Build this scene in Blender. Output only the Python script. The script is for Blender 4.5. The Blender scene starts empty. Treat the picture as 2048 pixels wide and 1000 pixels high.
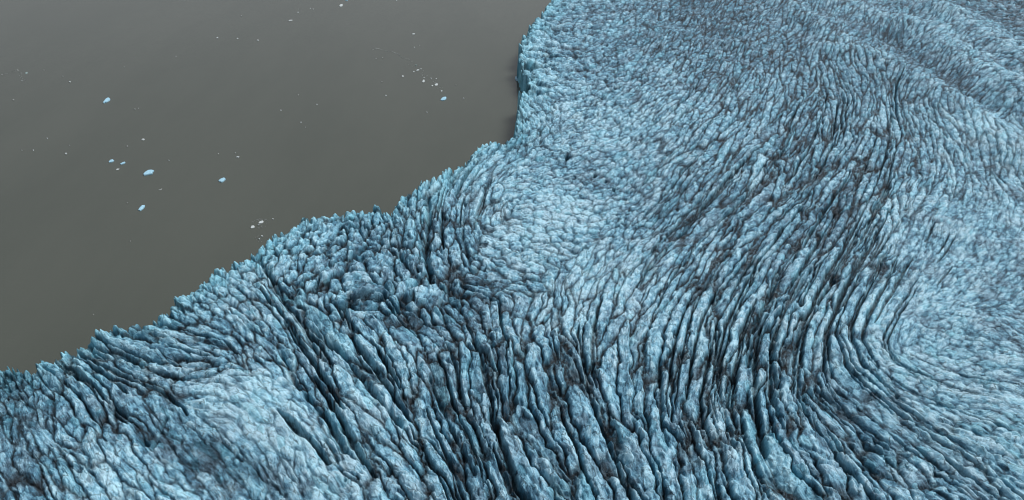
import bpy, bmesh, math, random, time
import numpy as np
T0 = time.time()
rng = np.random.default_rng(11)
random.seed(5)
R = math.radians
scene = bpy.context.scene
COL = scene.collection

# ------------------------------------------------------------------ camera
W, H = 2048.0, 1000.0
FOC = 1578.0
CAMZ, PITCH = 250.0, R(33.0)
ZREF = 16.0
cp_, sp_ = math.cos(PITCH), math.sin(PITCH)
cam_d = bpy.data.cameras.new('camera'); cam = bpy.data.objects.new('camera', cam_d)
COL.objects.link(cam); scene.camera = cam
cam.location = (0, 0, CAMZ); cam.rotation_euler = (math.pi/2 - PITCH, 0, 0)
cam_d.sensor_fit = 'HORIZONTAL'; cam_d.sensor_width = 36.0
cam_d.lens = 36.0*FOC/W
cam_d.clip_start = 1.0; cam_d.clip_end = 60000.0

def ground(px, py, z=ZREF):
    a = (np.asarray(px, float)-1024.0)/FOC; b = (500.0-np.asarray(py, float))/FOC
    dy = cp_ + b*sp_; dz = -sp_ + b*cp_
    t = (z-CAMZ)/dz
    return a*t, dy*t
def pixel(x, y, z=ZREF):
    x = np.asarray(x, float); y = np.asarray(y, float)
    dep = y*cp_ - (z-CAMZ)*sp_
    up = y*sp_ + (z-CAMZ)*cp_
    return 1024.0 + FOC*x/dep, 500.0 - FOC*up/dep

# ------------------------------------------------------------------ noise
def _hash(ix, iy, s):
    h = (ix*374761393 + iy*668265263 + s*1442695041) & 0xffffffff
    h = ((h ^ (h >> 13))*1274126177) & 0xffffffff
    h = ((h ^ (h >> 16))*2246822519) & 0xffffffff
    return ((h ^ (h >> 15)) & 0xffffff)/float(0xffffff)
def vnoise(x, y, s=0):
    fx = np.floor(x); fy = np.floor(y)
    ix = fx.astype(np.int64); iy = fy.astype(np.int64)
    tx = x-fx; ty = y-fy
    tx = tx*tx*tx*(tx*(tx*6-15)+10); ty = ty*ty*ty*(ty*(ty*6-15)+10)
    a = _hash(ix, iy, s); b = _hash(ix+1, iy, s); c = _hash(ix, iy+1, s); d = _hash(ix+1, iy+1, s)
    return (a+(b-a)*tx)*(1-ty) + (c+(d-c)*tx)*ty
def fbm(x, y, s=0, o=4, g=0.5):
    t = 0; n = 0; am = 1.0
    for i in range(o):
        t = t + am*(vnoise(x, y, s+i*7)*2-1); n += am; am *= g
        x, y = x*1.62+y*1.21+3.1, y*1.62-x*1.21+7.7
    return t/n
def ridged(x, y, s=0, o=3, g=0.5):
    t = 0; n = 0; am = 1.0
    for i in range(o):
        t = t + am*(1-np.abs(vnoise(x, y, s+i*7)*2-1)*1.6); n += am; am *= g
        x, y = x*1.62+y*1.21+3.1, y*1.62-x*1.21+7.7
    return t/n
def sstep(a, b, x):
    t = np.clip((x-a)/(b-a), 0, 1); return t*t*(3-2*t)

# ------------------------------------------------------------------ survey of the ice: where (photo px), ridge direction (deg),
# ridge spacing (px), length/width, relief/spacing, tone, dirt
SV = [
 (20,775,-70,22,2,.55,-.5,.9),(60,830,-80,34,2.5,.5,-.3,.7),(120,905,-62,46,3,.55,.1,.5),(50,960,-65,50,3,.7,-.2,.5),
 (150,720,-28,28,3.5,.75,0,.3),(230,690,-22,24,4,.75,.0,.3),(320,680,-16,24,4,.7,-.1,.45),(420,690,-14,22,4,.6,-.25,.6),
 (430,750,12,26,3,.6,.2,.3),(330,745,-18,30,4,.7,.25,.2),(180,790,-50,38,3.5,.75,.0,.45),(270,830,-48,44,4,.7,-.3,.6),(220,930,-55,46,3,.5,.55,.35),
 (330,960,-48,46,3.5,.45,.3,.4),(390,880,-45,40,3.5,.4,-.42,.85),(450,920,-48,38,3.5,.35,-.4,.85),(330,830,-50,40,3,.3,-.3,.7),
 (430,790,-10,36,3,.2,.4,.3),(520,830,-42,34,3,.2,.85,.12),(600,870,-45,34,3,.22,.75,.15),(560,780,-38,32,3,.18,.6,.25),(470,790,-40,32,3,.18,.6,.2),
 (640,930,-48,40,3,.35,.4,.3),(560,960,-50,40,3,.4,-.2,.5),
 (400,600,-35,18,2,.55,.2,.3),(480,570,-40,20,2,.6,.2,.3),(540,610,-50,26,3,.75,.25,.2),(500,650,-45,24,3,.6,.2,.3),(480,700,-60,24,2.5,.7,-.3,.6),
 (580,690,-55,30,3.5,.85,.1,.3),(640,640,-52,36,4,.85,.15,.25),(690,720,-52,40,4,.7,.3,.2),(620,770,-60,30,3.5,.8,-.3,.5),(730,800,-52,44,4,.5,.45,.2),
 (680,830,-62,36,3.5,.7,0,.4),(760,700,-55,34,4,.7,.3,.25),(740,870,-58,44,3.5,.55,.1,.35),
 (560,510,60,24,2,.75,.2,.25),(620,490,50,26,2,.75,.1,.35),(690,480,45,30,2.2,.8,-.1,.4),(740,510,35,34,1.8,.8,-.1,.4),(650,560,50,32,1.8,.8,-.05,.4),
 (720,580,20,38,1.5,.8,.05,.35),(790,430,-72,30,2.5,.9,-.1,.4),(830,400,70,26,2.5,.9,-.15,.4),(850,470,-85,34,2.2,.95,-.3,.45),(800,510,-60,36,1.8,.85,-.05,.4),
 (840,560,40,40,1.5,.85,0,.4),(790,600,-40,34,2,.75,-.15,.45),(870,420,80,30,3,.85,-.1,.35),(890,380,70,26,3.5,.7,.2,.25),(940,350,55,22,4,.6,.1,.35),
 (990,310,48,18,4,.5,.1,.4),(920,470,-80,32,2.2,.9,-.25,.45),(900,560,-50,34,1.8,.85,-.1,.4),(960,550,-20,28,2.5,.6,-.1,.4),(970,420,72,26,3.5,.6,.2,.3),
 (1010,480,-5,18,1.3,.4,.4,.2),(1070,440,-5,16,1.3,.35,.5,.2),(1080,500,-8,18,1.5,.45,.4,.25),(1020,560,-12,20,1.6,.5,.0,.4),(1120,400,20,14,1.8,.35,.55,.2),
 (1060,370,25,14,1.8,.3,.3,.3),(1160,430,15,16,1.8,.4,.5,.2),(1180,350,30,16,2,.35,-.2,.6),(1110,310,20,16,2,.35,.0,.5),
 (1040,620,85,28,4,.7,.2,.35),(960,650,-70,28,3.5,.75,-.1,.4),(880,650,-58,30,3.5,.75,-.15,.45),(1120,600,80,28,4,.6,.4,.2),(1180,540,60,22,3,.5,.4,.25),
 (820,720,-68,36,3.5,.75,.15,.35),(880,780,-72,40,4,.85,-.15,.45),(950,760,-76,42,4.5,.9,-.15,.4),(1050,760,-82,44,4.5,.9,-.1,.4),(1150,760,-76,46,4.5,.9,-.05,.4),
 (900,900,-66,48,4,.85,-.1,.4),(1000,900,-72,52,4.5,.95,-.1,.35),(1120,900,-70,54,4,.95,0,.35),(1230,900,-68,54,4,.95,-.05,.4),(1330,870,-74,54,5,.9,.05,.4),
 (1250,720,84,42,4.5,.85,.15,.35),(1350,720,80,44,4.5,.85,.1,.35),(1450,720,78,44,5,.9,.05,.35),(1430,880,-76,56,5,.85,.15,.4),(1530,880,-76,54,5,.8,.05,.45),
 (800,930,-58,50,3.5,.7,.15,.35),(1020,980,-68,56,4,.9,0,.35),(1550,760,-84,46,6,.95,.05,.4),
 (1250,600,75,30,4,.65,.3,.3),(1350,590,66,32,4.5,.8,.05,.35),(1450,600,66,34,5,.85,.1,.3),(1550,620,66,40,6,.95,.1,.3),(1640,620,66,40,6.5,.9,.2,.3),
 (1720,620,66,42,6.5,.36,.35,.25),(1800,610,58,44,6,.18,.35,.3),(1620,700,80,40,5,.65,.2,.35),(1700,700,-62,34,2,.2,.2,.4),
 (1600,820,-68,48,4.5,.75,-.1,.5),(1680,800,-48,38,4.5,.5,-.15,.5),(1640,920,-60,54,4,.8,.1,.45),(1740,900,-48,46,4,.65,-.1,.5),
 (1740,760,-40,28,2.2,.22,.3,.3),(1800,820,-38,32,5,.4,.2,.35),(1860,760,-24,24,2.5,.25,.35,.3),(1900,860,-34,32,5,.4,.3,.3),(1960,940,-40,38,4,.45,.3,.3),
 (1850,950,-44,38,3,.55,.2,.4),(1980,800,-16,28,4,.3,.35,.3),(2010,880,-25,32,4,.35,.4,.25),
 (1880,660,45,26,1.5,.15,.2,.35),(1950,620,35,28,3,.15,.0,.5),(2020,660,-20,26,3,.15,-.2,.6),(1950,710,-20,24,2,.2,.2,.4),(2020,740,-10,24,4,.2,.2,.45),
 (1900,540,50,26,3,.15,.3,.3),(1980,500,52,22,3,.12,.15,.4),(2030,560,45,22,3,.15,-.1,.5),(1850,480,60,28,4,.25,.1,.35),(1930,440,66,20,3,.15,.2,.3),(2020,430,80,20,3,.2,.2,.3),
 (1750,520,62,34,6,.6,.1,.35),(1680,480,60,30,6,.8,-.3,.5),(1600,520,60,30,5.5,.85,-.1,.35),(1500,520,56,28,5,.8,0,.35),(1400,520,52,24,4,.7,.1,.35),
 (1300,520,50,20,3.5,.55,.2,.35),(1270,450,45,18,2.5,.5,-.05,.4),(1360,440,45,22,4,.65,-.1,.4),(1450,430,42,24,5,.75,-.15,.4),(1550,430,48,25,5.5,.8,-.2,.4),
 (1660,400,56,28,6,.8,-.15,.4),(1760,400,64,30,6,.75,.1,.35),(1840,400,72,28,5,.5,.2,.3),(1900,360,80,24,4,.5,.15,.3),(1960,340,-78,22,3.5,.5,-.05,.4),(2030,330,-70,22,3.5,.5,.1,.35),
 (1280,370,38,16,2.5,.4,.1,.35),(1380,350,48,20,4,.6,.1,.3),(1460,310,50,22,5.5,.7,.15,.3),(1550,310,56,22,6,.8,-.05,.35),(1640,310,62,23,6,.9,-.1,.35),(1720,310,66,24,5.5,.85,-.05,.35),(1800,310,78,24,5,.7,.0,.35),
 (1600,230,70,18,4.5,.85,0,.35),(1680,220,84,18,4,.85,.05,.3),(1760,230,-84,18,4,.8,0,.35),(1840,240,-75,18,3,.55,.05,.35),(1920,250,-65,18,3,.5,.1,.35),(2010,260,-55,18,3,.45,.15,.35),
 (1660,140,-80,15,3.5,.8,.1,.3),(1720,150,-62,15,3.5,.7,.05,.35),(1560,170,65,15,3,.75,-.15,.4),(1480,200,58,16,4,.7,.0,.35),(1400,250,52,17,4,.6,.15,.3),(1320,240,46,16,3,.5,.2,.3),
 (1460,110,62,13,2.5,.65,-.2,.45),(1380,130,55,13,2.5,.6,-.05,.4),(1300,150,45,13,2.5,.45,.1,.35),(1550,80,60,12,2.5,.6,-.2,.45),(1420,40,60,11,2.2,.6,-.3,.5),(1300,50,45,11,2.2,.5,-.15,.45),
 (1200,80,30,12,2,.35,.1,.4),(1150,40,20,12,2,.35,.1,.4),(1100,60,0,12,2.5,.4,.2,.35),(1070,110,-6,13,3.5,.55,.35,.25),(1130,110,-6,13,3,.45,.05,.45),(1070,150,-8,14,3,.5,.4,.2),
 (1120,170,5,14,2,.4,.25,.35),(1200,160,28,14,2,.4,.0,.45),(1080,220,-60,15,2,.45,.3,.3),(1050,240,-78,14,3.5,.6,0,.4),(1150,230,28,16,2.2,.35,.3,.3),(1230,230,34,15,2.2,.4,.25,.3),(1070,270,60,16,2.5,.5,-.1,.45),
 (1180,280,30,16,2,.35,.35,.3),(1260,300,36,16,2.5,.4,.2,.35),
 (1650,60,60,11,2.2,.5,-.1,.4),(1750,60,60,11,2.2,.45,-.15,.45),(1820,130,55,12,2.2,.45,-.2,.5),(1900,80,40,11,2.2,.4,-.1,.45),(1980,60,20,11,2.5,.35,-.15,.5),(2030,150,10,12,2.5,.35,-.05,.45),(1900,160,50,13,2.2,.45,-.25,.5),(1980,200,30,14,2.2,.45,-.25,.5),(1600,10,60,10,2.2,.5,-.2,.45),(2000,10,0,10,2.5,.35,-.5,.6),
]
SV = np.array(SV, float)
_m = (SV[:, 0] < 470) & (SV[:, 1] > 640) & (SV[:, 1] < 800); SV[_m, 5] *= 1.35
_m = (SV[:, 0] > 770) & (SV[:, 0] < 960) & (SV[:, 1] < 480); SV[_m, 5] *= .72
_m = (SV[:, 0] > 1640) & (SV[:, 1] > 745); SV[_m, 4] *= .95
_m = (SV[:, 0] > 1350) & (SV[:, 0] < 1760) & (SV[:, 1] > 180) & (SV[:, 1] < 560); SV[_m, 6] -= .13
_m = (SV[:, 1] < 170); SV[_m, 6] -= .22; SV[_m, 5] *= 1.15
_m = (SV[:, 0] > 1680) & (SV[:, 1] > 440) & (SV[:, 5] < .45); SV[_m, 3] *= .8
_a = np.radians(SV[:, 2])
gx0, gy0 = ground(SV[:, 0], SV[:, 1]); e_ = 4.0
gx1, gy1 = ground(SV[:, 0]+e_*np.cos(_a), SV[:, 1]-e_*np.sin(_a))
th = np.arctan2(gy1-gy0, gx1-gx0)
gx2, gy2 = ground(SV[:, 0]+e_*np.sin(_a), SV[:, 1]+e_*np.cos(_a))
perp = np.abs(-(gx2-gx0)*np.sin(th) + (gy2-gy0)*np.cos(th))/e_
par = np.hypot(gx1-gx0, gy1-gy0)/e_
SPC = SV[:, 3]*perp*(.62+.20*np.clip((SV[:, 1]-60)/400, 0, 1))
am_ = np.where(SV[:, 4] >= 5, 1.75, np.where(SV[:, 4] >= 4, 1.4, np.where(SV[:, 4] >= 3, 1.1, .75)))*np.where(SV[:, 5] < .2, .7, 1.0)
ASP = np.clip(SV[:, 3]*SV[:, 4]*am_*par/SPC, 1.15, 18)
SVQ = np.stack([np.cos(2*th), np.sin(2*th), np.log(SPC), np.log(ASP), SV[:, 5], SV[:, 6], SV[:, 7]], 1)
# survey values on a coarse raster, read back bilinearly
RU = np.arange(-700, 2761, 20.0); RV = np.arange(-540, 1401, 20.0)
_g = np.stack(np.meshgrid(RU, RV), -1).reshape(-1, 2)
_d2 = (_g[:, None, 0]-SV[None, :, 0])**2 + ((_g[:, None, 1]-SV[None, :, 1])*1.2)**2
_w = 1.0/(_d2+38.0**2)**2.2
_w /= _w.sum(1, keepdims=True)
_wa = 1.0/(_d2+24.0**2)**3.2; _wa /= _wa.sum(1, keepdims=True)
RAS = (_w @ SVQ).reshape(len(RV), len(RU), 7)
RAS[..., :2] = (_wa @ SVQ[:, :2]).reshape(len(RV), len(RU), 2)
def survey(px, py):
    u = np.clip((np.asarray(px)-RU[0])/20.0, 0, len(RU)-1.001); v = np.clip((np.asarray(py)-RV[0])/20.0, 0, len(RV)-1.001)
    i = u.astype(int); j = v.astype(int); fu = (u-i)[..., None]; fv = (v-j)[..., None]
    q = (RAS[j, i]*(1-fu)+RAS[j, i+1]*fu)*(1-fv) + (RAS[j+1, i]*(1-fu)+RAS[j+1, i+1]*fu)*fv
    return q

# ------------------------------------------------------------------ lattice of the glacier sheet
STEP = 1.55
ud = np.concatenate([np.arange(-460, -60, 2.4), np.arange(-60, 2109, STEP), np.arange(2110, 2520, 2.4)])
uo = np.cumsum(np.linspace(4, 60, 26))
U = np.concatenate([(ud[0]-uo)[::-1], ud, ud[-1]+uo])
vd = np.concatenate([np.arange(-70, 500, 1.0), np.arange(500, 1130, 1.2)])
vo = -70-np.cumsum(np.linspace(2, 26, 30)); vo = vo[vo > -500][::-1]
V = np.concatenate([vo, vd, vd[-1]+np.cumsum(np.linspace(2, 20, 12))])
PX, PY = np.meshgrid(U, V)
X, Y = ground(PX, PY)
NV, NU = X.shape
Q = survey(PX, PY)
SPG = np.exp(Q[..., 2])                        # ridge spacing in metres
AMP = Q[..., 4]*SPG
TONE = Q[..., 5]; DIRT = Q[..., 6]
ANG = 0.5*np.arctan2(Q[..., 1], Q[..., 0])
DIST = np.sqrt(X**2+Y**2+CAMZ**2)

# shoreline (photo px at the ice tops)
SH = [(2600,-440),(1900,-330),(1400,-160),(1200,-80),(1140,-36),(1105,0),(1085,25),(1065,45),(1050,72),(1040,95),(1037,120),(1043,150),(1055,163),(1058,178),(1040,195),(1035,225),(1030,250),(1024,275),
 (1005,285),(985,279),(965,284),(950,300),(925,320),(905,335),(888,343),(870,364),(845,370),(815,387),(790,405),(780,420),(755,420),(735,422),(712,417),(695,424),(660,427),(635,430),(602,448),(580,457),
 (560,466),(540,480),(526,495),(510,512),(480,524),(442,540),(420,556),(390,577),(350,602),(312,632),(290,641),(262,648),(230,657),(195,662),(182,680),(165,692),(132,702),(112,718),(88,726),(68,741),(40,748),(0,754),(-200,790),(-800,880)]
SH = np.array(SH, float)
sx_, sy_ = ground(SH[:, 0], SH[:, 1])
def shore_dist(x, y):
    """signed distance to the ice front, positive on the ice"""
    best = np.full(x.shape, 1e18); 
    inside = np.zeros(x.shape, bool)
    n = len(sx_)
    for i in range(n-1):
        ax, ay, bx, by = sx_[i], sy_[i], sx_[i+1], sy_[i+1]
        dx, dy = bx-ax, by-ay; l2 = dx*dx+dy*dy
        t = np.clip(((x-ax)*dx+(y-ay)*dy)/l2, 0, 1)
        np.minimum(best, (x-ax-t*dx)**2+(y-ay-t*dy)**2, out=best)
    # polygon closed far away on the ice side
    pxs = np.concatenate([sx_, [-9000, 30000, 30000]]); pys = np.concatenate([sy_, [-9000, -9000, sy_[0]+3000]])
    m = len(pxs)
    for i in range(m):
        j = (i+1) % m
        c = ((pys[i] > y) != (pys[j] > y))
        if pys[i] == pys[j]: continue
        inside ^= c & (x < (pxs[j]-pxs[i])*(y-pys[i])/(pys[j]-pys[i])+pxs[i])
    return np.where(inside, 1, -1)*np.sqrt(best)
SDIST = shore_dist(X, Y)
print('fields', round(time.time()-T0, 1), X.shape)

# ------------------------------------------------------------------ serac cells: blue-noise seeds, elongated along the survey direction
def make_seeds(scale, asp_mul, asp_min, asp_max, n_cand, jit_ang, seed, ylim, spacing=0.80, dense=True, minpx=0.0):
    r = np.random.default_rng(seed)
    # candidates uniform in photo px -> dense enough everywhere
    m = 110
    px = r.uniform(-480, 2540, n_cand); py = r.uniform(ylim, 1140, n_cand)
    x, y = ground(px, py)
    q = survey(px, py)
    w = np.exp(q[:, 2])*0.5*scale*(1 if scale == 1.0 else .78+.22*np.clip((py-150)/500, 0, 1))*np.exp(r.normal(0, .24, n_cand))
    a = np.clip(np.exp(q[:, 3])*asp_mul, asp_min, asp_max)*np.exp(r.normal(0, .2, n_cand))
    L = w*a
    t = 0.5*np.arctan2(q[:, 1], q[:, 0]) + r.normal(0, jit_ang, n_cand)
    qa = survey(*pixel(x+6*np.cos(t), y+6*np.sin(t))); qb = survey(*pixel(x-6*np.cos(t), y-6*np.sin(t)))
    dt = 0.5*np.arctan2(qa[:, 1], qa[:, 0])-0.5*np.arctan2(qb[:, 1], qb[:, 0])
    dt = (dt+math.pi/2) % math.pi - math.pi/2
    kap = np.clip(dt/12.0, -.7/L, .7/L)
    keep = np.ones(n_cand, bool)
    sd = shore_dist(x, y); keep &= sd > -3.0*w-10
    if minpx > 0:
        dist = np.sqrt(x**2+y**2+CAMZ**2); keep &= (2*w*FOC/dist > minpx)
    idx = np.nonzero(keep)[0]
    c, s = np.cos(t), np.sin(t)
    cell = {}
    G = 6.0*scale+2.0
    acc = []
    for i in idx:
        xi, yi, wi, Li, ci, si = x[i], y[i], w[i], L[i], c[i], s[i]
        rad = 2*spacing*Li
        k = int(rad/G)+1
        gx, gy = int(xi//G), int(yi//G); ok = True
        for ax in range(gx-k, gx+k+1):
            for ay in range(gy-k, gy+k+1):
                for j in cell.get((ax, ay), ()):
                    dx, dy = x[j]-xi, y[j]-yi
                    u_ = (dx*ci+dy*si)/Li; v_ = (-dx*si+dy*ci)/wi
                    if u_*u_+v_*v_ < (2*spacing)**2: ok = False; break
                if not ok: break
            if not ok: break
        if ok:
            acc.append(i); cell.setdefault((gx, gy), []).append(i)
    acc = np.array(acc)
    return dict(x=x[acc], y=y[acc], w=w[acc], L=L[acc], c=c[acc], s=s[acc], r=r.normal(0, .10, len(acc)), k=kap[acc])

def rasterise(S, Xw, Yw, reach=2.1):
    F1 = np.full(X.shape, 9.0, np.float32); F2 = np.full(X.shape, 9.0, np.float32); ID = np.zeros(X.shape, np.int32)
    n = len(S['x'])
    wb = S['w'] + .5*np.abs(S['k'])*(reach*S['L'])**2/reach
    cr = np.array([[1, 1], [1, -1], [-1, 1], [-1, -1]], float)*reach
    ex = S['x'][:, None] + cr[None, :, 0]*(S['L']*S['c'])[:, None] - cr[None, :, 1]*(wb*S['s'])[:, None]
    ey = S['y'][:, None] + cr[None, :, 0]*(S['L']*S['s'])[:, None] + cr[None, :, 1]*(wb*S['c'])[:, None]
    pu, pv = pixel(ex, ey)
    i0 = np.maximum(np.searchsorted(U, pu.min(1))-4, 0); i1 = np.minimum(np.searchsorted(U, pu.max(1))+4, NU)
    j0 = np.maximum(np.searchsorted(V, pv.min(1))-4, 0); j1 = np.minimum(np.searchsorted(V, pv.max(1))+4, NV)
    Xf = Xw.astype(np.float32); Yf = Yw.astype(np.float32)
    for k in range(n):
        sl = (slice(j0[k], j1[k]), slice(i0[k], i1[k]))
        if j1[k] <= j0[k] or i1[k] <= i0[k]: continue
        dx = Xf[sl]-np.float32(S['x'][k]); dy = Yf[sl]-np.float32(S['y'][k])
        c, s = S['c'][k], S['s'][k]; L, w = S['L'][k], S['w'][k]
        d = dx*np.float32(c/L)+dy*np.float32(s/L); d *= d
        b = dx*np.float32(-s/w)+dy*np.float32(c/w); b -= d*np.float32(.5*S['k'][k]*L*L/w); b *= b
        d += b; np.sqrt(d, out=d); d -= np.float32(S['r'][k])
        f1 = F1[sl]; f2 = F2[sl]; m = d < f1
        np.minimum(f2, np.where(m, f1, d), out=f2)
        np.copyto(f1, d, where=m)
        ID[sl][m] = k
    return F1, F2, ID

wx = fbm(X/9, Y/9, 1, 4); wy = fbm(X/9, Y/9, 51, 4)
wx2 = fbm(X/2.6, Y/2.6, 21, 3); wy2 = fbm(X/2.6, Y/2.6, 71, 3)
S1 = make_seeds(1.0, 1.0, 1.15, 18, 75000, .085, 1, -72)
print('seeds1', len(S1['x']), round(time.time()-T0, 1))
F1a, F2a, IDa = rasterise(S1, X+wx*SPG*.32+wx2*SPG*.06, Y+wy*SPG*.32+wy2*SPG*.06)
S2 = make_seeds(.48, .60, 1.15, 2.7, 220000, .27, 2, -72)
print('seeds2', len(S2['x']), round(time.time()-T0, 1))
F1b, F2b, IDb = rasterise(S2, X+wx2*SPG*.09, Y+wy2*SPG*.09)
S3 = make_seeds(.19, .6, 1.2, 3.5, 950000, .25, 3, -20, minpx=2.7)
print('seeds3', len(S3['x']), round(time.time()-T0, 1))
F1c, F2c, IDc = rasterise(S3, X+wx2*SPG*.04, Y+wy2*SPG*.04, 1.8)
print('raster', round(time.time()-T0, 1))

def per(S, n_rows, seed):
    return np.random.default_rng(seed).normal(0, 1, (n_rows, len(S['x'])))
def local(S, ID):
    dx = X-S['x'][ID]; dy = Y-S['y'][ID]; c = S['c'][ID]; s = S['s'][ID]
    a = dx*c+dy*s
    return a, -dx*s+dy*c-.5*S['k'][ID]*np.clip(a, -60, 60)**2
# level 1: long ridges between crevasses
ea = np.clip(F2a-F1a, 0, 1.6)
la, lb = local(S1, IDa)
P1 = per(S1, 5, 31)
g = np.clip(ea/.55, 0, 1)
na, nb = la/S1['L'][IDa], lb/S1['w'][IDa]
off1 = .45*np.tanh(P1[4][IDa])+.25*wx
gab1 = 1-np.clip(np.abs(nb-off1)/(1+np.abs(off1)), 0, 1)
gab1 = np.minimum(gab1, 1.15-np.clip(np.abs(na+.4*np.tanh(P1[0][IDa])), 0, 1.1)*(1-sstep(2.5, 4.5, np.exp(Q[..., 3]))))
GW = .40-.10*sstep(5, 12, np.exp(Q[..., 3]))
prof1 = (1-GW)*(1-(1-g)**1.25) + GW*gab1
h1 = prof1*(1+.24*P1[0][IDa]) + prof1*(.15*P1[1][IDa]*np.clip(na, -1.3, 1.3) + .20*P1[2][IDa]*np.clip(nb, -1.2, 1.2))
# level 2: blocks and facets on the ridges
eb = np.clip(F2b-F1b, 0, 1.6)
l2a, l2b = local(S2, IDb)
P2 = per(S2, 5, 32)
n2a, n2b = l2a/S2['L'][IDb], l2b/S2['w'][IDb]
g2 = np.clip(eb/.8, 0, 1)
oa2 = .5*np.tanh(P2[3][IDb]); ob2 = .5*np.tanh(P2[4][IDb])
pyr = 1-np.clip(np.maximum(np.abs(n2a-oa2)/(1+np.abs(oa2)), np.abs(n2b-ob2)/(1+np.abs(ob2))), 0, 1.1)
prof2 = .25*(1-(1-g2)**1.8) + 1.0*pyr
h2 = .6*prof2*(1+.35*P2[0][IDb]) + .15 + .50*P2[1][IDb]*np.clip(n2a, -1.3, 1.3)*sstep(0, .3, eb) + .55*P2[2][IDb]*np.clip(n2b, -1.3, 1.3)*sstep(0, .3, eb)
# level 3: chips
has3 = F1c < 2.0
ec = np.where(has3, np.clip(F2c-F1c, 0, 1.2), 1.0)
P3 = per(S3, 4, 33)
l3a, l3b = local(S3, IDc)
n3a, n3b = l3a/S3['L'][IDc], l3b/S3['w'][IDc]
h3 = np.where(has3, .15*(1-(1-np.clip(ec/.5, 0, 1))**2)+.2+.45*P3[1][IDc]*np.clip(n3a, -1.2, 1.2)*sstep(0, .3, ec)+.5*P3[2][IDc]*np.clip(n3b, -1.2, 1.2)*sstep(0, .3, ec), .5)
# streaks along the flow inside every ridge
hid = (IDa*7.31) % 97.0
stq = ridged(la/(SPG*.60)+hid, lb/(SPG*.13)+hid*1.7, 5, 3)
stf = fbm(la/(SPG*.35)+hid, lb/(SPG*.08)+hid*.7, 15, 3)

FR = .78+.22*sstep(0, 22, SDIST)
ASPG = np.exp(Q[..., 3])
BLK = (.62+.38*sstep(1.6, 3.0, ASPG)-.40*sstep(4.0, 8.5, ASPG))*FR
AE = np.clip(AMP*.57*FR, 0.04*SPG, None)
REL = np.clip(Q[..., 4]/.8, .25, 1.2)
hgt = AE*(h1-.62) + SPG*.185*(.24+.76*REL)*BLK*(h2-.4) + SPG*.07*(.4+.6*REL)*(h3-.4) + SPG*(.035+.05*sstep(420, 760, DIST))*stq + SPG*.014*stf
# broad swells of the ice surface: polylines of crest (px), half width m, height m
def polydist(pts):
    gx, gy = ground(np.array([p[0] for p in pts], float), np.array([p[1] for p in pts], float))
    best = np.full(X.shape, 1e18)
    for i in range(len(pts)-1):
        dx, dy = gx[i+1]-gx[i], gy[i+1]-gy[i]; l2 = dx*dx+dy*dy
        t = np.clip(((X-gx[i])*dx+(Y-gy[i])*dy)/l2, 0, 1)
        np.minimum(best, (X-gx[i]-t*dx)**2+(Y-gy[i]-t*dy)**2, out=best)
    return np.sqrt(best)
SWELL = [([(1620,0),(1760,40),(1860,66),(1940,132),(2070,190)], 20, 9),([(1650,95),(1740,110),(1830,165),(1900,200),(2080,330)], 17, 8),([(1560,0),(1680,80)], 18, 7),([(1880,20),(1980,90),(2100,140)], 22, 9),
 ([(1760,0),(1900,40)],18,6),([(1480,90),(1540,40)],14,5),
 ([(1780,70),(1850,120),(1930,180),(2060,250)], 11, -6),([(1330,30),(1440,70)], 16, -4),
 ([(440,770),(540,830),(640,900)], 26, 5),([(340,860),(440,930),(520,990)], 16, -2),([(560,720),(640,800),(690,900)], 9, -4),
 ([(740,480),(800,560),(900,590)], 26, -3),([(980,470),(1100,440),(1160,400)], 30, 3),([(1140,330),(1220,370),(1280,400)], 14, -4),
 ([(1560,480),(1700,440)], 18, -3),([(1000,720),(1200,690),(1400,640)], 22, 3),([(960,780),(1100,800),(1300,770)], 18, -3),([(760,620),(870,640)], 14, -4),([(420,680),(500,690)], 9, -4),
 ([(1650,720),(1720,800),(1850,900)], 12, -3),([(1600,650),(1660,560),(1760,430)], 25, 3)]
sw = 6*fbm(X/120, Y/120, 91, 3) + 2.2*fbm(X/38, Y/38, 95, 2)
swp = np.zeros(X.shape); wxl = fbm(X/30, Y/30, 301, 2)
for pts, hw, hh in SWELL:
    d = polydist(pts)+6*wxl; e9 = .8*hh*np.exp(-(d/hw)**2); sw = sw + e9; swp = swp + e9
inland = sstep(0, 140, SDIST)
# individually surveyed long crevasses
CREV = [([(855,395),(858,440),(850,500),(862,560)],2.2,9),([(782,425),(792,470),(805,530)],1.4,4),([(700,440),(740,490)],1.2,4),([(930,405),(925,470),(940,520)],1.5,5),
 ([(520,520),(560,590),(620,680),(660,730)],1.8,6),([(600,640),(680,700),(760,800),(800,850)],1.8,7),([(590,760),(650,830),(690,900)],2,8),([(640,560),(600,640)],1.2,4),
 ([(560,700),(600,780)],1.6,6),([(650,880),(668,905),(690,960)],1.4,5),([(330,835),(300,890)],1.2,5),([(215,810),(290,880)],1.4,5),([(165,760),(250,830),(290,880)],1.5,5),([(920,560),(965,585),(1010,600)],1.4,5),([(905,550),(880,590)],1.5,5),
 ([(1670,560),(1600,650),(1590,720),(1620,800)],1.6,7),([(1560,540),(1510,650),(1500,720)],1.8,8),([(1620,545),(1560,640),(1545,700),(1560,780)],1.6,7),([(1720,560),(1665,640),(1650,680)],1.2,5),
 ([(1430,640),(1440,760),(1470,900)],1.5,6),([(1320,720),(1325,850),(1370,990)],1.5,6),([(1740,480),(1690,560)],1,5),([(1800,440),(1740,530)],.9,4),([(1870,430),(1850,500)],.8,4),
 ([(1640,760),(1720,820),(1760,880)],1.3,4),([(1480,800),(1500,900),(1540,1000)],1.5,5),([(980,660),(985,720),(1000,760)],1.3,5),([(860,760),(900,850),(950,960)],1.5,5)]
jit = 1+.6*wx; cabs = np.abs(wy)
crev = np.zeros(X.shape); crm = np.zeros(X.shape)
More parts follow.
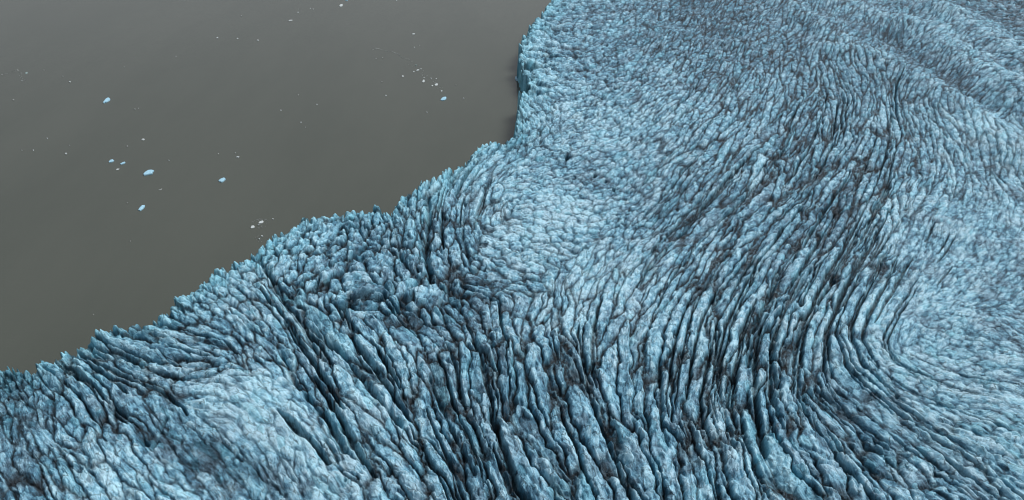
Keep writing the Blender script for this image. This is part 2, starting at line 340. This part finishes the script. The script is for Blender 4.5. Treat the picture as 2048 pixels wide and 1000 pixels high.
for pts, hw, dp in CREV:
    d = polydist(pts)
    d = d + 1.6*cabs
    f = np.exp(-(d/(hw*jit*.7))**2)
    crev = np.maximum(crev, .65*dp*f); crm = np.maximum(crm, f)
# long crevasses that follow the survey direction
def carve(pts_xy, hw, dp):
    gx, gy = pts_xy[:, 0], pts_xy[:, 1]
    pu, pv = pixel(gx, gy)
    i0 = max(np.searchsorted(U, pu.min()-25)-1, 0); i1 = min(np.searchsorted(U, pu.max()+25)+1, NU)
    j0 = max(np.searchsorted(V, pv.min()-18)-1, 0); j1 = min(np.searchsorted(V, pv.max()+18)+1, NV)
    if i1-i0 < 3 or j1-j0 < 3: return
    sl = (slice(j0, j1), slice(i0, i1)); xs = X[sl]+.9*wx[sl]; ys = Y[sl]+.9*wy[sl]
    best = np.full(xs.shape, 1e18); tt = np.zeros(xs.shape)
    n = len(gx)-1
    for q in range(n):
        dx, dy = gx[q+1]-gx[q], gy[q+1]-gy[q]; l2 = dx*dx+dy*dy
        t = np.clip(((xs-gx[q])*dx+(ys-gy[q])*dy)/l2, 0, 1)
        d = (xs-gx[q]-t*dx)**2+(ys-gy[q]-t*dy)**2
        m_ = d < best; best[m_] = d[m_]; tt[m_] = (q+t[m_])/n
    wdt = hw*(.25+.75*np.sin(np.pi*np.clip(tt, .03, .97))**.6)*jit[sl]
    f = np.clip(1-np.sqrt(best)/(1.6*np.maximum(wdt, .05)), 0, 1)**.8
    crev[sl] = np.maximum(crev[sl], dp*f); crm[sl] = np.maximum(crm[sl], np.clip(1.3*f, 0, 1))
def streamline(px, py, length):
    x, y = [float(q) for q in ground(px, py)]; pts = [(x, y)]; st = 4.0; pd = None
    q = survey(*pixel(x, y)); a = .5*math.atan2(q[1], q[0])
    for sgn in (1, -1):
        x, y = pts[-1] if sgn == 1 else pts[0]; pd = a
        for _ in range(int(length/2/st)):
            q = survey(*pixel(x, y)); b = .5*math.atan2(q[1], q[0])
            b = pd + (b-pd+math.pi/2) % math.pi - math.pi/2
            pd = b; x += sgn*st*math.cos(b); y += sgn*st*math.sin(b)
            if pixel(x, y)[0] < -200: break
            if sgn == 1: pts.append((x, y))
            else: pts.insert(0, (x, y))
    return np.array(pts)
rs = np.random.default_rng(77)
ZONES = [(1340,1800,170,740,72,.55,4.6,60,140),(820,1620,600,1000,15,.75,5.5,40,90),(560,800,560,920,10,1.0,5.5,40,90),(1690,1900,450,610,12,.38,3.0,25,50),(1640,2040,720,1000,14,.5,3.0,40,90),(880,1010,290,460,12,.7,4.5,30,60),(100,420,650,780,16,.7,4.5,25,60),(1060,1330,40,300,26,.45,3.0,20,50)]
for (x0, x1, y0, y1, cnt, hw, dp, l0, l1) in ZONES:
    for _ in range(cnt):
        px_, py_ = rs.uniform(x0, x1), rs.uniform(y0, y1)
        gx, gy = ground(px_, py_)
        carve(streamline(px_, py_, rs.uniform(l0, l1)), hw*rs.uniform(.6, 1.35), dp*rs.uniform(.6, 1.2))
# moulins
holes = np.zeros(X.shape)
for (hx, hy, hr) in [(1134,313,1.7),(1148,350,1.2),(1189,347,1.5),(1211,357,1.0),(1228,371,1.3),(1105,305,.9),(1087,308,.8)]:
    gx, gy = ground(hx, hy); d = np.hypot(X-gx, (Y-gy)*.55)+.9*wx2
    holes = np.maximum(holes, 1-sstep(hr*.55, hr*1.1, d))
top = ZREF + sw*(.25+.75*inland) + hgt - crev - 9*holes
# blocky ice front: each block either stands or has fallen
sd2 = SDIST[:, :]
bs = shore_dist(S2['x'], S2['y'])[IDb]
edge = .5*bs + .5*SDIST + .8*wx2 + 2.2*wxl + 1.2*wx
edge = np.where(SDIST < -9, -9, edge + .9*(prof2-.5))
cliff = sstep(-.6, 1.3, edge)
top = top + 1.6*np.exp(-np.clip(SDIST, 0, 99)/9)*(h2-.2+.8*P1[0][IDa])*cliff
top = np.maximum(top, 5+.8*h2) if False else np.where(edge > 0, np.maximum(top, 6.0+1.5*h2), top)
Z = -4 + (top+4)*cliff
# pixel-true position is kept by the sheet itself; heights are real metres above the lake
clean = np.exp(-np.clip(SDIST, 0, 99)/11)

# ------------------------------------------------------------------ mesh
keepv = Z > -3.5
kq = keepv[:-1, :-1] | keepv[1:, :-1] | keepv[:-1, 1:] | keepv[1:, 1:]
idx = np.arange(NV*NU).reshape(NV, NU)
quads = np.stack([idx[1:, :-1][kq], idx[1:, 1:][kq], idx[:-1, 1:][kq], idx[:-1, :-1][kq]], 1)
used = np.unique(quads); remap = np.full(NV*NU, -1, np.int64); remap[used] = np.arange(len(used))
quads = remap[quads]
co = np.stack([X.ravel()[used], Y.ravel()[used], Z.ravel()[used]], 1).astype(np.float32)
me = bpy.data.meshes.new('glacier')
me.vertices.add(len(co)); me.vertices.foreach_set('co', co.ravel())
me.loops.add(quads.size); me.loops.foreach_set('vertex_index', quads.astype(np.int32).ravel())
me.polygons.add(len(quads)); me.polygons.foreach_set('loop_start', np.arange(0, quads.size, 4, dtype=np.int32))
me.polygons.foreach_set('loop_total', np.full(len(quads), 4, np.int32))
me.polygons.foreach_set('use_smooth', np.ones(len(quads), bool))
me.update(calc_edges=True)
def fattr(name, arr):
    a = me.attributes.new(name, 'FLOAT', 'POINT'); a.data.foreach_set('value', arr.ravel()[used].astype(np.float32))
def vattr(name, arrs):
    a = me.attributes.new(name, 'FLOAT_VECTOR', 'POINT')
    a.data.foreach_set('vector', np.stack([q.ravel()[used] for q in arrs], 1).astype(np.float32).ravel())
fattr('tone', TONE + .42*clean + .05*swp + .13*P1[3][IDa] + .15*P2[0][IDb] + .14*P3[3][IDc]*has3)
fattr('dirt', DIRT)
fattr('clean', np.clip(clean+.55*sstep(1.1, 1.9, P2[4][IDb])+.4*sstep(1.3, 2.0, P1[2][IDa]), 0, 1))
fattr('seam_shade', np.maximum(np.maximum(np.exp(-(ea/.28)**2)*np.clip(REL*1.6-.33, .07, 1), .5*np.clip(REL, .25, 1)*np.exp(-(eb/.08)**2)), np.maximum(.9*crm, .4*np.exp(-(ec/.12)**2)*has3)))
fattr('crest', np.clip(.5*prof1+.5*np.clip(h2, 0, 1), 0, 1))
fattr('hole', holes)
vattr('flow', (la/SPG+hid, lb/SPG+hid*1.3, hid))
glacier = bpy.data.objects.new('glacier', me); COL.objects.link(glacier); glacier['kind'] = 'structure'
print('mesh', len(co), round(time.time()-T0, 1))

# ------------------------------------------------------------------ materials
def mat(name):
    m = bpy.data.materials.new(name); m.use_nodes = True
    nt = m.node_tree; b = nt.nodes['Principled BSDF']
    return m, nt, b
class NT:
    def __init__(s, nt): s.nt = nt
    def n(s, t, **k):
        o = s.nt.nodes.new(t)
        for a, v in k.items(): setattr(o, a, v)
        return o
    def put(s, sock, v):
        if hasattr(v, 'is_output'): s.nt.links.new(v, sock)
        else: sock.default_value = v
    def attr(s, name, out='Fac'): return s.n('ShaderNodeAttribute', attribute_name=name).outputs[out]
    def noise(s, vec, scale, detail=4, rough=.55, ntype='FBM', dist=0):
        o = s.n('ShaderNodeTexNoise'); o.noise_type = ntype
        s.put(o.inputs['Vector'], vec); o.inputs['Scale'].default_value = scale; o.inputs['Detail'].default_value = detail
        o.inputs['Roughness'].default_value = rough; o.inputs['Distortion'].default_value = dist
        return o.outputs['Fac']
    def m(s, op, a, b=0.0, c=0.0, clamp=False):
        o = s.n('ShaderNodeMath', operation=op, use_clamp=clamp)
        s.put(o.inputs[0], a); s.put(o.inputs[1], b); s.put(o.inputs[2], c); return o.outputs[0]
    def rng(s, v, a, b, c=0.0, d=1.0):
        o = s.n('ShaderNodeMapRange'); o.interpolation_type = 'SMOOTHSTEP'
        s.put(o.inputs['Value'], v); 
        for k, q in (('From Min', a), ('From Max', b), ('To Min', c), ('To Max', d)): s.put(o.inputs[k], q)
        return o.outputs['Result']
    def mix(s, f, a, b):
        o = s.n('ShaderNodeMix', data_type='RGBA'); s.put(o.inputs['Factor'], f)
        s.put(o.inputs[6], a if hasattr(a, 'is_output') else (*a, 1)); s.put(o.inputs[7], b if hasattr(b, 'is_output') else (*b, 1)); return o.outputs[2]
    def scale(s, v, sc):
        o = s.n('ShaderNodeMapping'); s.put(o.inputs['Vector'], v); o.inputs['Scale'].default_value = sc; return o.outputs[0]

m_ice, nt, bsdf = mat('crevassed_ice'); k = NT(nt)
flow = k.attr('flow', 'Vector'); geo = k.n('ShaderNodeNewGeometry'); pos = geo.outputs['Position']
nz = k.n('ShaderNodeSeparateXYZ'); k.put(nz.inputs[0], geo.outputs['Normal'])
streak = k.noise(k.scale(flow, (1.6, 13, 1)), 1.0, 6, .62)
streak2 = k.noise(k.scale(flow, (3.0, 34, 1)), 1.0, 5, .6)
patch = k.noise(pos, .045, 4, .6)
blot = k.noise(pos, .28, 6, .68)
fine = k.noise(pos, 1.7, 6, .7)
tone = k.attr('tone'); dirt = k.attr('dirt'); seam_shade = k.attr('seam_shade'); crest = k.attr('crest'); clean_ = k.attr('clean')
# brightness: tone of the place + streaks
tv = k.m('MULTIPLY_ADD', tone, .52, .50)
tv = k.m('ADD', tv, k.m('MULTIPLY_ADD', streak, 1.05, -.525))
tv = k.m('ADD', tv, k.m('MULTIPLY_ADD', fine, .55, -.275))
tv = k.m('ADD', tv, k.m('MULTIPLY_ADD', blot, 1.15, -.575))
tv = k.m('ADD', tv, k.m('MULTIPLY_ADD', crest, .70, -.38))  # ridge tops lightened, deep walls darkened: crevasse shading put into the colour
tv = k.m('ADD', tv, k.m('MULTIPLY_ADD', patch, .34, -.17), clamp=True)
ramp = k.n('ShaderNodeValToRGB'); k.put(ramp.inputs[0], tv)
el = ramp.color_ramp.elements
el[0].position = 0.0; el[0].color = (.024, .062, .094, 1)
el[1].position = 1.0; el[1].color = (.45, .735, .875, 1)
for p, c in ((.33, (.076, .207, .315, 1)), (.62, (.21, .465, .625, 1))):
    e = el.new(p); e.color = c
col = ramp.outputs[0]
# grey lavender veil of old surface ice against clear blue ice
veil = k.m('MULTIPLY', k.rng(k.noise(pos, .09, 5, .65), .42, .62), k.m('MULTIPLY_ADD', clean_, -.42, .42))
lum = k.mix(tv, (.06, .105, .15), (.46, .63, .76))
col = k.mix(veil, col, lum)
# exposed blue ice on broken faces and at the front
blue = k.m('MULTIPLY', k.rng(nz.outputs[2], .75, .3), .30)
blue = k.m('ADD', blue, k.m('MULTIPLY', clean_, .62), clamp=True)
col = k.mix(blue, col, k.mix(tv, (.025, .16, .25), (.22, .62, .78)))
# dirt: thin streaks, blotches; seams also paint crevasse shade into the colour
dn = k.m('ADD', k.m('MULTIPLY', streak2, .5), k.m('MULTIPLY', k.noise(pos, .75, 7, .72), .5))
thr = k.m('MULTIPLY_ADD', dirt, -.20, .66)
dm = k.rng(dn, thr, k.m('ADD', thr, .08), 0, .80)
sm = k.m('MULTIPLY', seam_shade, k.rng(k.noise(pos, .5, 4, .6), .30, .55, .45, 1.0))
bd = k.m('MULTIPLY', k.rng(k.m('ADD', k.m('MULTIPLY', k.noise(pos, .12, 6, .7), .55), k.m('MULTIPLY', streak, .45)), k.m('MULTIPLY_ADD', dirt, -.26, .68), k.m('MULTIPLY_ADD', dirt, -.26, .84)), .8)
dm = k.m('MAXIMUM', dm, bd)
vo = k.n('ShaderNodeTexVoronoi'); vo.feature = 'DISTANCE_TO_EDGE'
wv = k.n('ShaderNodeVectorMath', operation='MULTIPLY_ADD'); nzv = k.n('ShaderNodeTexNoise'); k.put(nzv.inputs['Vector'], pos); nzv.inputs['Scale'].default_value = .5; nzv.inputs['Detail'].default_value = 4
k.put(wv.inputs[0], nzv.outputs['Color']); wv.inputs[1].default_value = (.5, .5, 0); k.put(wv.inputs[2], k.scale(flow, (1.1, 2.3, 1)))
k.put(vo.inputs['Vector'], wv.outputs[0]); vo.inputs['Scale'].default_value = 1.0
crack = k.m('MULTIPLY', k.rng(vo.outputs['Distance'], .055, .015), k.rng(k.noise(pos, .21, 3, .6), .44, .60))
dm = k.m('MAXIMUM', dm, k.m('MULTIPLY', crack, .6))
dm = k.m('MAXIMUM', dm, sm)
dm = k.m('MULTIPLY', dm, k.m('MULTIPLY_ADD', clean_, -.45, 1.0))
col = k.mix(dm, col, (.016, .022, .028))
col = k.mix(k.attr('hole'), col, (.012, .014, .016))
k.put(bsdf.inputs['Base Color'], col)
bsdf.inputs['Roughness'].default_value = .55; bsdf.inputs['Specular IOR Level'].default_value = .3
b1 = k.n('ShaderNodeBump'); b1.inputs['Strength'].default_value = 1.0; b1.inputs['Distance'].default_value = .65
bh = k.m('ADD', k.m('MULTIPLY', streak, .9), k.m('MULTIPLY', fine, .55)); bh = k.m('ADD', bh, k.m('MULTIPLY', streak2, .35)); bh = k.m('ADD', bh, k.m('MULTIPLY', blot, .35)); bh = k.m('ADD', bh, k.m('MULTIPLY', crack, -.5))
k.put(b1.inputs['Height'], bh); k.put(bsdf.inputs['Normal'], b1.outputs[0])
me.materials.append(m_ice)

m_water, nt, bsdf = mat('silty_lake_water'); k = NT(nt)
pos = k.n('ShaderNodeNewGeometry').outputs['Position']
wn = k.noise(k.scale(pos, (.012, .004, 1)), 1.0, 6, .62)
k.put(bsdf.inputs['Base Color'], k.mix(k.rng(wn, .3, .7), (.068, .077, .066), (.077, .086, .074)))
bsdf.inputs['Roughness'].default_value = .12; bsdf.inputs['IOR'].default_value = 1.33
b1 = k.n('ShaderNodeBump'); b1.inputs['Strength'].default_value = .5; b1.inputs['Distance'].default_value = .12
k.put(b1.inputs['Height'], k.noise(k.scale(pos, (.35, .6, .5)), 1.0, 6, .65)); k.put(bsdf.inputs['Normal'], b1.outputs[0])

wm = bpy.data.meshes.new('lake_water')
wm.from_pydata([(-25000, -6000, 0), (25000, -6000, 0), (25000, 45000, 0), (-25000, 45000, 0)], [], [(0, 1, 2, 3)])
wm.materials.append(m_water)
wo = bpy.data.objects.new('lake_water', wm); COL.objects.link(wo); wo['kind'] = 'structure'

# ------------------------------------------------------------------ floating ice
def berg_mat(name, c0, c1, rough=.5):
    m, nt, b = mat(name); k = NT(nt)
    p = k.n('ShaderNodeNewGeometry').outputs['Position']
    n = k.noise(p, 1.1, 5, .65)
    k.put(b.inputs['Base Color'], k.mix(k.rng(n, .35, .65), c0, c1)); b.inputs['Roughness'].default_value = rough
    bp = k.n('ShaderNodeBump'); bp.inputs['Distance'].default_value = .15; bp.inputs['Strength'].default_value = .5
    k.put(bp.inputs['Height'], k.noise(p, 2.3, 4, .6)); k.put(b.inputs['Normal'], bp.outputs[0])
    return m
BM = {'b': berg_mat('pale_blue_berg_ice', (.27, .52, .68), (.38, .62, .76)), 'w': berg_mat('white_berg_ice', (.40, .46, .48), (.56, .61, .62)),
      'g': berg_mat('dull_grey_ice', (.20, .225, .225), (.32, .345, .34)), 'c': berg_mat('dull_cyan_ice', (.19, .28, .28), (.28, .38, .38))}
def berg_mesh(name, outline, h, m, seed):
    """floating slab: outline in world metres round (0,0), freeboard h, sloping chipped top"""
    r = random.Random(seed); bm = bmesh.new(); n = len(outline)
    ta, tb = r.uniform(-.12, .12), r.uniform(-.12, .12)
    sc = max(max(abs(x), abs(y)) for x, y in outline)
    rings = []
    for f, z, j in ((1.03, -.6*h-.2, 0), (1.0, .30*h, .04), (.95, .85*h, .08), (.6, 1.0*h, .14)):
        rings.append([bm.verts.new((x*f*(1+r.uniform(-j, j)*.4), y*f*(1+r.uniform(-j, j)*.4), z+(ta*x+tb*y)*h/sc*(2 if z > 0 else 0)+r.uniform(-j, j)*h)) for x, y in outline])
    for a, b in zip(rings, rings[1:]):
        for i in range(n):
            bm.faces.new((a[i], a[(i+1) % n], b[(i+1) % n], b[i]))
    c = bm.verts.new((0, 0, h*(1+r.uniform(-.1, .15))))
    for i in range(n): bm.faces.new((rings[-1][i], rings[-1][(i+1) % n], c))
    bm.faces.new(list(reversed(rings[0])))
    bmesh.ops.recalc_face_normals(bm, faces=bm.faces)
    me = bpy.data.meshes.new(name); bm.to_mesh(me); bm.free(); me.materials.append(m)
    return me
def float_ice(name, cat, label, group, pts, h, kind, seed):
    """pts: outline where it floats, traced in photo px and laid on the lake surface"""
    gx, gy = ground(np.array([p[0] for p in pts], float), np.array([p[1] for p in pts], float), 0.0)
    cx, cy = gx.mean(), gy.mean()
    o = list(zip(gx-cx, gy-cy))
    area = sum(o[i][0]*o[(i+1) % len(o)][1]-o[(i+1) % len(o)][0]*o[i][1] for i in range(len(o)))
    if area < 0: o = o[::-1]
    ob = bpy.data.objects.new(name, berg_mesh(name, o, h, BM[kind], seed)); COL.objects.link(ob)
    ob.location = (cx, cy, 0); ob['label'] = label; ob['category'] = cat
    if group: ob['group'] = group
    return ob
BIG = [  # traced outlines
 ([(206,206),(212,198.5),(217,195.8),(220.5,198.5),(220,201),(213,205.2),(211,204.8),(208,207.2)], 1.5, 'b', 'blue ice slab shaped like a chipped brick, alone at the upper left of the lake'),
 ([(287,349.5),(290,346),(296.5,341.5),(303,340.8),(308.5,342),(305.5,345),(304.5,349),(297,350.2),(288.5,351.8)], 1.7, 'b', 'largest pale blue iceberg, flat with one notched end, in the open water of the lake'),
 ([(277,421),(280,416.5),(284.5,412),(290,411.5),(289.5,414.5),(286,418.5),(281,422.3)], 1.3, 'b', 'narrow tilted blue ice slab nearest below the largest iceberg'),
 ([(437,362),(442,358.5),(448.5,356.5),(451.5,359),(447,363.5),(443.5,365.2),(439,364)], 1.5, 'b', 'diamond shaped blue iceberg midway between the largest iceberg and the ice front'),
 ([(217.5,324),(221,320.5),(226,319.8),(228.5,322),(223.5,324.8),(219,325.5)], 1.1, 'b', 'left one of two small pale slabs side by side left of the largest iceberg'),
 ([(240.5,328.5),(245,325.5),(250,324.3),(251,326),(246.5,328.5),(242,329.8)], 1.1, 'b', 'right one of two small pale slabs side by side left of the largest iceberg'),
 ([(881,200.5),(884,197),(888,195.2),(892.5,195),(892.8,198),(889,200.8),(884,201.5)], 1.4, 'b', 'lens shaped cyan ice block at the lower end of the chip trail'),
 ([(678.5,12.5),(681,9.6),(685,9),(686,11),(683,13.5),(680,13.8)], 1.3, 'w', 'round white ice block at the top edge of the lake'),
 ([(501.5,456.5),(503.5,452.5),(508,452),(509.5,454),(508,456.2),(503,457.2)], .9, 'w', 'white ice slab at the left of the debris beside the ice front'),
 ([(517,447),(520,443.5),(525.5,441.8),(527.5,444),(524,446.8),(519,447.8)], .9, 'w', 'white ice slab in the middle of the debris beside the ice front'),
 ([(1030,158),(1031,154.5),(1034,155),(1036.5,159),(1035.5,162.5),(1032,161)], 2.2, 'b', 'broken off ice block floating against the foot of the upper ice cliff'),
 ([(1038,160.5),(1039.5,156.5),(1042,157),(1042.5,161.5),(1040,163)], 2.0, 'b', 'small ice block wedged between the loose block and the upper ice cliff'),
 ([(844,164),(846.5,161),(848,159.3),(849.2,161.8),(850,163.6),(846,165)], 1.1, 'w', 'hooked white ice block in the middle of the chip trail'),
 ([(869,170),(872.5,167.8),(875.5,168),(875,171),(871,172)], 1.0, 'w', 'white ice block in the chip trail just above the cyan lens shaped block'),
 ([(832,141.5),(835,139.4),(838.5,139.2),(838,140.8),(834,142)], .8, 'w', 'flat white floe near the upper end of the chip trail'),
 ([(577,42),(580,40),(585,40.2),(584,41.6),(579,42.4)], .8, 'w', 'thin white floe in the upper lake left of the round white block'),
 ([(824,68.6),(826,67.2),(830,67.6),(829.5,69),(826,69.4)], .8, 'w', 'thin white floe by itself in the upper lake above the chip trail'),
 ([(232,340),(234.5,338),(239,337.8),(236.5,339.8),(233.5,340.6)], .7, 'w', 'small white wedge of ice below the pair of pale slabs'),
 ([(472,315),(474.5,313),(479,313.8),(477,315.6)], .8, 'w', 'small white ice block above the diamond shaped iceberg'),
 ([(283,280),(285.5,277.6),(288.5,278),(290,279.4),(286.5,281)], .8, 'w', 'small jagged white ice block above the pair of pale slabs'),
 ([(317,379.5),(321,378.6),(324.5,377),(323.5,379.2),(320,380.6)], .35, 'g', 'dull grey waterlogged ice sliver below the largest iceberg'),
 ([(50,147),(52,145),(55,144.4),(55.5,146.4),(52,148)], .5, 'c', 'dull cyan ice lump near the left edge of the lake'),
]
for i, (pts, h, kd, lb_) in enumerate(BIG):
    big = i < 12
    float_ice('iceberg' if big else 'ice_block', 'iceberg' if big else 'ice block', lb_, 'larger icebergs on the lake' if big else 'small ice blocks on the lake', pts, h*.55, kd, 100+i)
CHIP = [  # x, y, width px, kind, label
 (435,76,4.5,'w','left one of three white chips in a level row in the upper lake'),(475,77.3,3.6,'w','middle one of three white chips in a level row in the upper lake'),(516,81,4.6,'w','right one of three white chips in a level row in the upper lake'),
 (140,164,4.4,'w','bright white chip between the left edge of the lake and the brick shaped blue slab'),(27,200,4,'g','faint grey chip at the left edge of the lake below the dull cyan lump'),
 (36,140.5,3,'g','faint chip just above the dull cyan lump'),(44,162,2.6,'w','tiny chip just below the dull cyan lump'),(4,149.5,3.6,'g','faint chip cut by the left edge of the photo'),(88,140.5,2.6,'g','faint chip right of the dull cyan lump'),(126,153,2.8,'g','faint chip up left of the bright white chip'),
 (270,219,4,'g','left of two touching faint chips below the brick shaped blue slab'),(277,217,2.8,'g','right of two touching faint chips below the brick shaped blue slab'),(95,277,3.2,'w','lone small chip in the left of the lake at the height of the jagged block'),(139,291,2.4,'g','tiny faint chip between the lone small chip and the thin white chip'),
 (255,293,4,'g','faint grey chip just below the jagged white block'),(67,301,3,'w','right one of two tiny chips near the left edge of the lake'),(44,301,3,'g','left one of two tiny chips near the left edge of the lake'),(132,308,5,'w','thin white chip left of the pair of pale slabs'),
 (338,321,3,'w','tiny white chip up right of the largest iceberg'),(255,406,2.6,'g','tiny faint chip left of the narrow tilted slab'),(471,306,3,'w','tiny chip just above the small block over the diamond iceberg'),(437,308,3,'g','faint chip left of the small block over the diamond iceberg'),
 (562,221,3.2,'w','bright dot of ice alone in the middle of the lake'),(352,113,2.8,'g','faint dot of ice in the upper lake below the level row of chips'),(249,134,2.6,'g','faint dot of ice above the brick shaped blue slab'),
 (693,.8,5.5,'b','cyan ice block cut by the top edge of the photo'),(793,1.2,3.2,'w','white chip cut by the top edge of the photo, right of the cyan one'),(596,25,3.4,'w','larger of the dots of ice above the thin floe'),(597,19,2.4,'g','faint dot of ice directly above the larger dot over the thin floe'),(621,17,2.8,'w','left of two small dots of ice left of the round white block'),(626.5,18.4,2.6,'w','right of two small dots of ice left of the round white block'),(483,32,3,'g','faint dot of ice above the level row of three chips'),
 (829,95,2.6,'w','left of two tiny dots above the chip trail'),(839.5,91,2.6,'g','right of two tiny dots above the chip trail'),(597,190,2.4,'g','upper of two faint dots in the middle of the lake above the bright dot'),(634,209.4,3.2,'w','tiny dot of ice up right of the bright dot in the middle of the lake'),(602,245,3.2,'w','tiny dot of ice down right of the bright dot in the middle of the lake'),(611,255,2.4,'g','faint dot of ice below the one down right of the bright dot'),
 (764,164,2.8,'g','faint dot of ice left of the lone floe beside the chip trail'),(772,191.5,3.6,'w','white dot of ice below and left of the chip trail'),(805.5,153,5,'w','lone white floe left of the chip trail'),(827.5,143.5,3.4,'w','curved white chip just left of the flat floe in the chip trail'),(832,130.6,3.6,'c','dull cyan chip at the upper end of the chip trail'),(842,138,2.6,'w','tiny chip just right of the flat floe in the chip trail'),
 (848,155.5,3,'w','tiny chip above the hooked block in the chip trail'),(864.5,172,4,'w','small chip left of the white block near the foot of the chip trail'),(862,157,3.4,'w','left of two tiny chips above the white block near the foot of the trail'),(872.5,157.6,2.6,'w','right of two tiny chips above the white block near the foot of the trail'),(883,182.4,4.2,'w','white chip just above the cyan lens shaped block'),(927,197,3.4,'w','dim chip right of the cyan lens shaped block'),(912,170.6,2.6,'g','faint dot of ice up right of the cyan lens shaped block'),(854,225,3.2,'w','tiny chip below the cyan lens shaped block'),(765,116,3,'g','faint chip below the foam streak'),(752,117.4,3,'g','leftmost faint chip below the foam streak'),
 (517,450,4,'w','small chip between the two white slabs of the debris by the ice front'),(546,438.6,4,'w','small white chip at the upper right of the debris by the ice front'),(524,473,4.6,'w','larger of two round chips close to the ice front below the debris'),(518.5,478.4,4,'w','smaller of two round chips close to the ice front below the debris'),(261,483,2.4,'g','faint dot of ice alone in the lower lake'),(187,629.6,2.6,'g','faint dot of ice in the lowest corner of the lake above the ice front'),
]
for i, (x, y, w, kd, lb_) in enumerate(CHIP):
    r = random.Random(900+i); n = 6
    w = max(w*.9, 2.4)
    pts = [(x+.5*w*math.cos(a_)*r.uniform(.75, 1.15), y+.5*w*.52*math.sin(a_)*r.uniform(.7, 1.2)) for a_ in [2*math.pi*(q+r.uniform(-.25, .25))/n for q in range(n)]]
    float_ice('ice_chip', 'ice chip', lb_, 'tiny ice chips on the lake', pts, .12*w+.1, kd, 500+i)
# brash ice and foam: countless crumbs, one object each drift
def brash(name, label, path, spread, count, kind, size, seed):
    r = random.Random(seed); bm = bmesh.new()
    for q in range(count):
        t = r.random()*(len(path)-1); i = int(t); f = t-i
        x = path[i][0]*(1-f)+path[i+1][0]*f+r.gauss(0, spread); y = path[i][1]*(1-f)+path[i+1][1]*f+r.gauss(0, spread*.45)
        gx, gy = ground(x, y, 0.0); n = r.choice((4, 5, 6)); sz = size*r.uniform(.5, 1.5)*(gy/700)
        a0 = r.uniform(0, 6); h = .12+.1*r.random()
        ring = [(float(gx)+sz*math.cos(a0+6.283*j/n)*r.uniform(.6, 1.3)*1.5, float(gy)+sz*math.sin(a0+6.283*j/n)*r.uniform(.6, 1.3)) for j in range(n)]
        lo = [bm.verts.new((a, b, -.1)) for a, b in ring]; hi = [bm.verts.new((a*.9+float(gx)*.1, b*.9+float(gy)*.1, h)) for a, b in ring]
        for j in range(n): bm.faces.new((lo[j], lo[(j+1) % n], hi[(j+1) % n], hi[j]))
        bm.faces.new(hi)
    me = bpy.data.meshes.new(name); bm.to_mesh(me); bm.free(); me.materials.append(BM[kind])
    o = bpy.data.objects.new(name, me); COL.objects.link(o); o['kind'] = 'stuff'; o['label'] = label; o['category'] = 'brash ice'
brash('brash_ice', 'thin pale streak of foam and brash ice drifting across the upper lake', [(744,100),(752,97),(762,99),(774,103),(784,103),(790,106),(797,109),(805,116),(820,119.5)], .8, 150, 'g', .22, 1)
brash('brash_ice', 'scatter of ice crumbs among the blocks of the chip trail', [(818,122),(832,133),(845,150),(858,155),(872,165),(880,178)], 4, 60, 'g', .28, 2)
brash('brash_ice', 'ring of ice crumbs round the two white slabs beside the ice front', [(504,447),(514,440),(524,438),(535,441),(526,452),(512,456)], 2.5, 90, 'g', .22, 3)
brash('brash_ice', 'few ice crumbs round the two round chips close to the ice front', [(508,479),(516,473),(522,478),(520,484)], 2.2, 30, 'g', .22, 4)
brash('brash_ice', 'faint drift of ice crumbs at the left edge of the lake', [(0,150),(14,147),(36,141),(44,152),(46,162)], 2.5, 40, 'g', .3, 5)

# ------------------------------------------------------------------ light
wd = bpy.data.worlds.new('World'); scene.world = wd; wd.use_nodes = True
k = NT(wd.node_tree); bg = wd.node_tree.nodes['Background']
SUN_EL, SUN_AZ = R(57), R(60)
sky = k.n('ShaderNodeTexSky'); sky.sky_type = 'NISHITA'; sky.sun_disc = False
sky.sun_elevation = SUN_EL; sky.sun_rotation = SUN_AZ; sky.air_density = 1.0; sky.dust_density = 3.0; sky.ozone_density = 1.0
hs = k.n('ShaderNodeHueSaturation'); hs.inputs['Saturation'].default_value = .28
k.put(hs.inputs['Color'], sky.outputs[0]); k.put(bg.inputs['Color'], hs.outputs[0]); bg.inputs['Strength'].default_value = .106
sd_ = bpy.data.lights.new('sun', 'SUN'); sun = bpy.data.objects.new('sun', sd_); COL.objects.link(sun)
sd_.energy = 2.5; sd_.angle = R(26); sd_.color = (1, .985, .96)
sv = (math.sin(SUN_AZ)*math.cos(SUN_EL), math.cos(SUN_AZ)*math.cos(SUN_EL), math.sin(SUN_EL))
from mathutils import Vector
sun.rotation_euler = (-Vector(sv)).to_track_quat('-Z', 'Y').to_euler()
scene.cycles.filter_width = 1.1
scene.view_settings.view_transform = 'Standard'; scene.view_settings.look = 'None'; scene.view_settings.exposure = 0
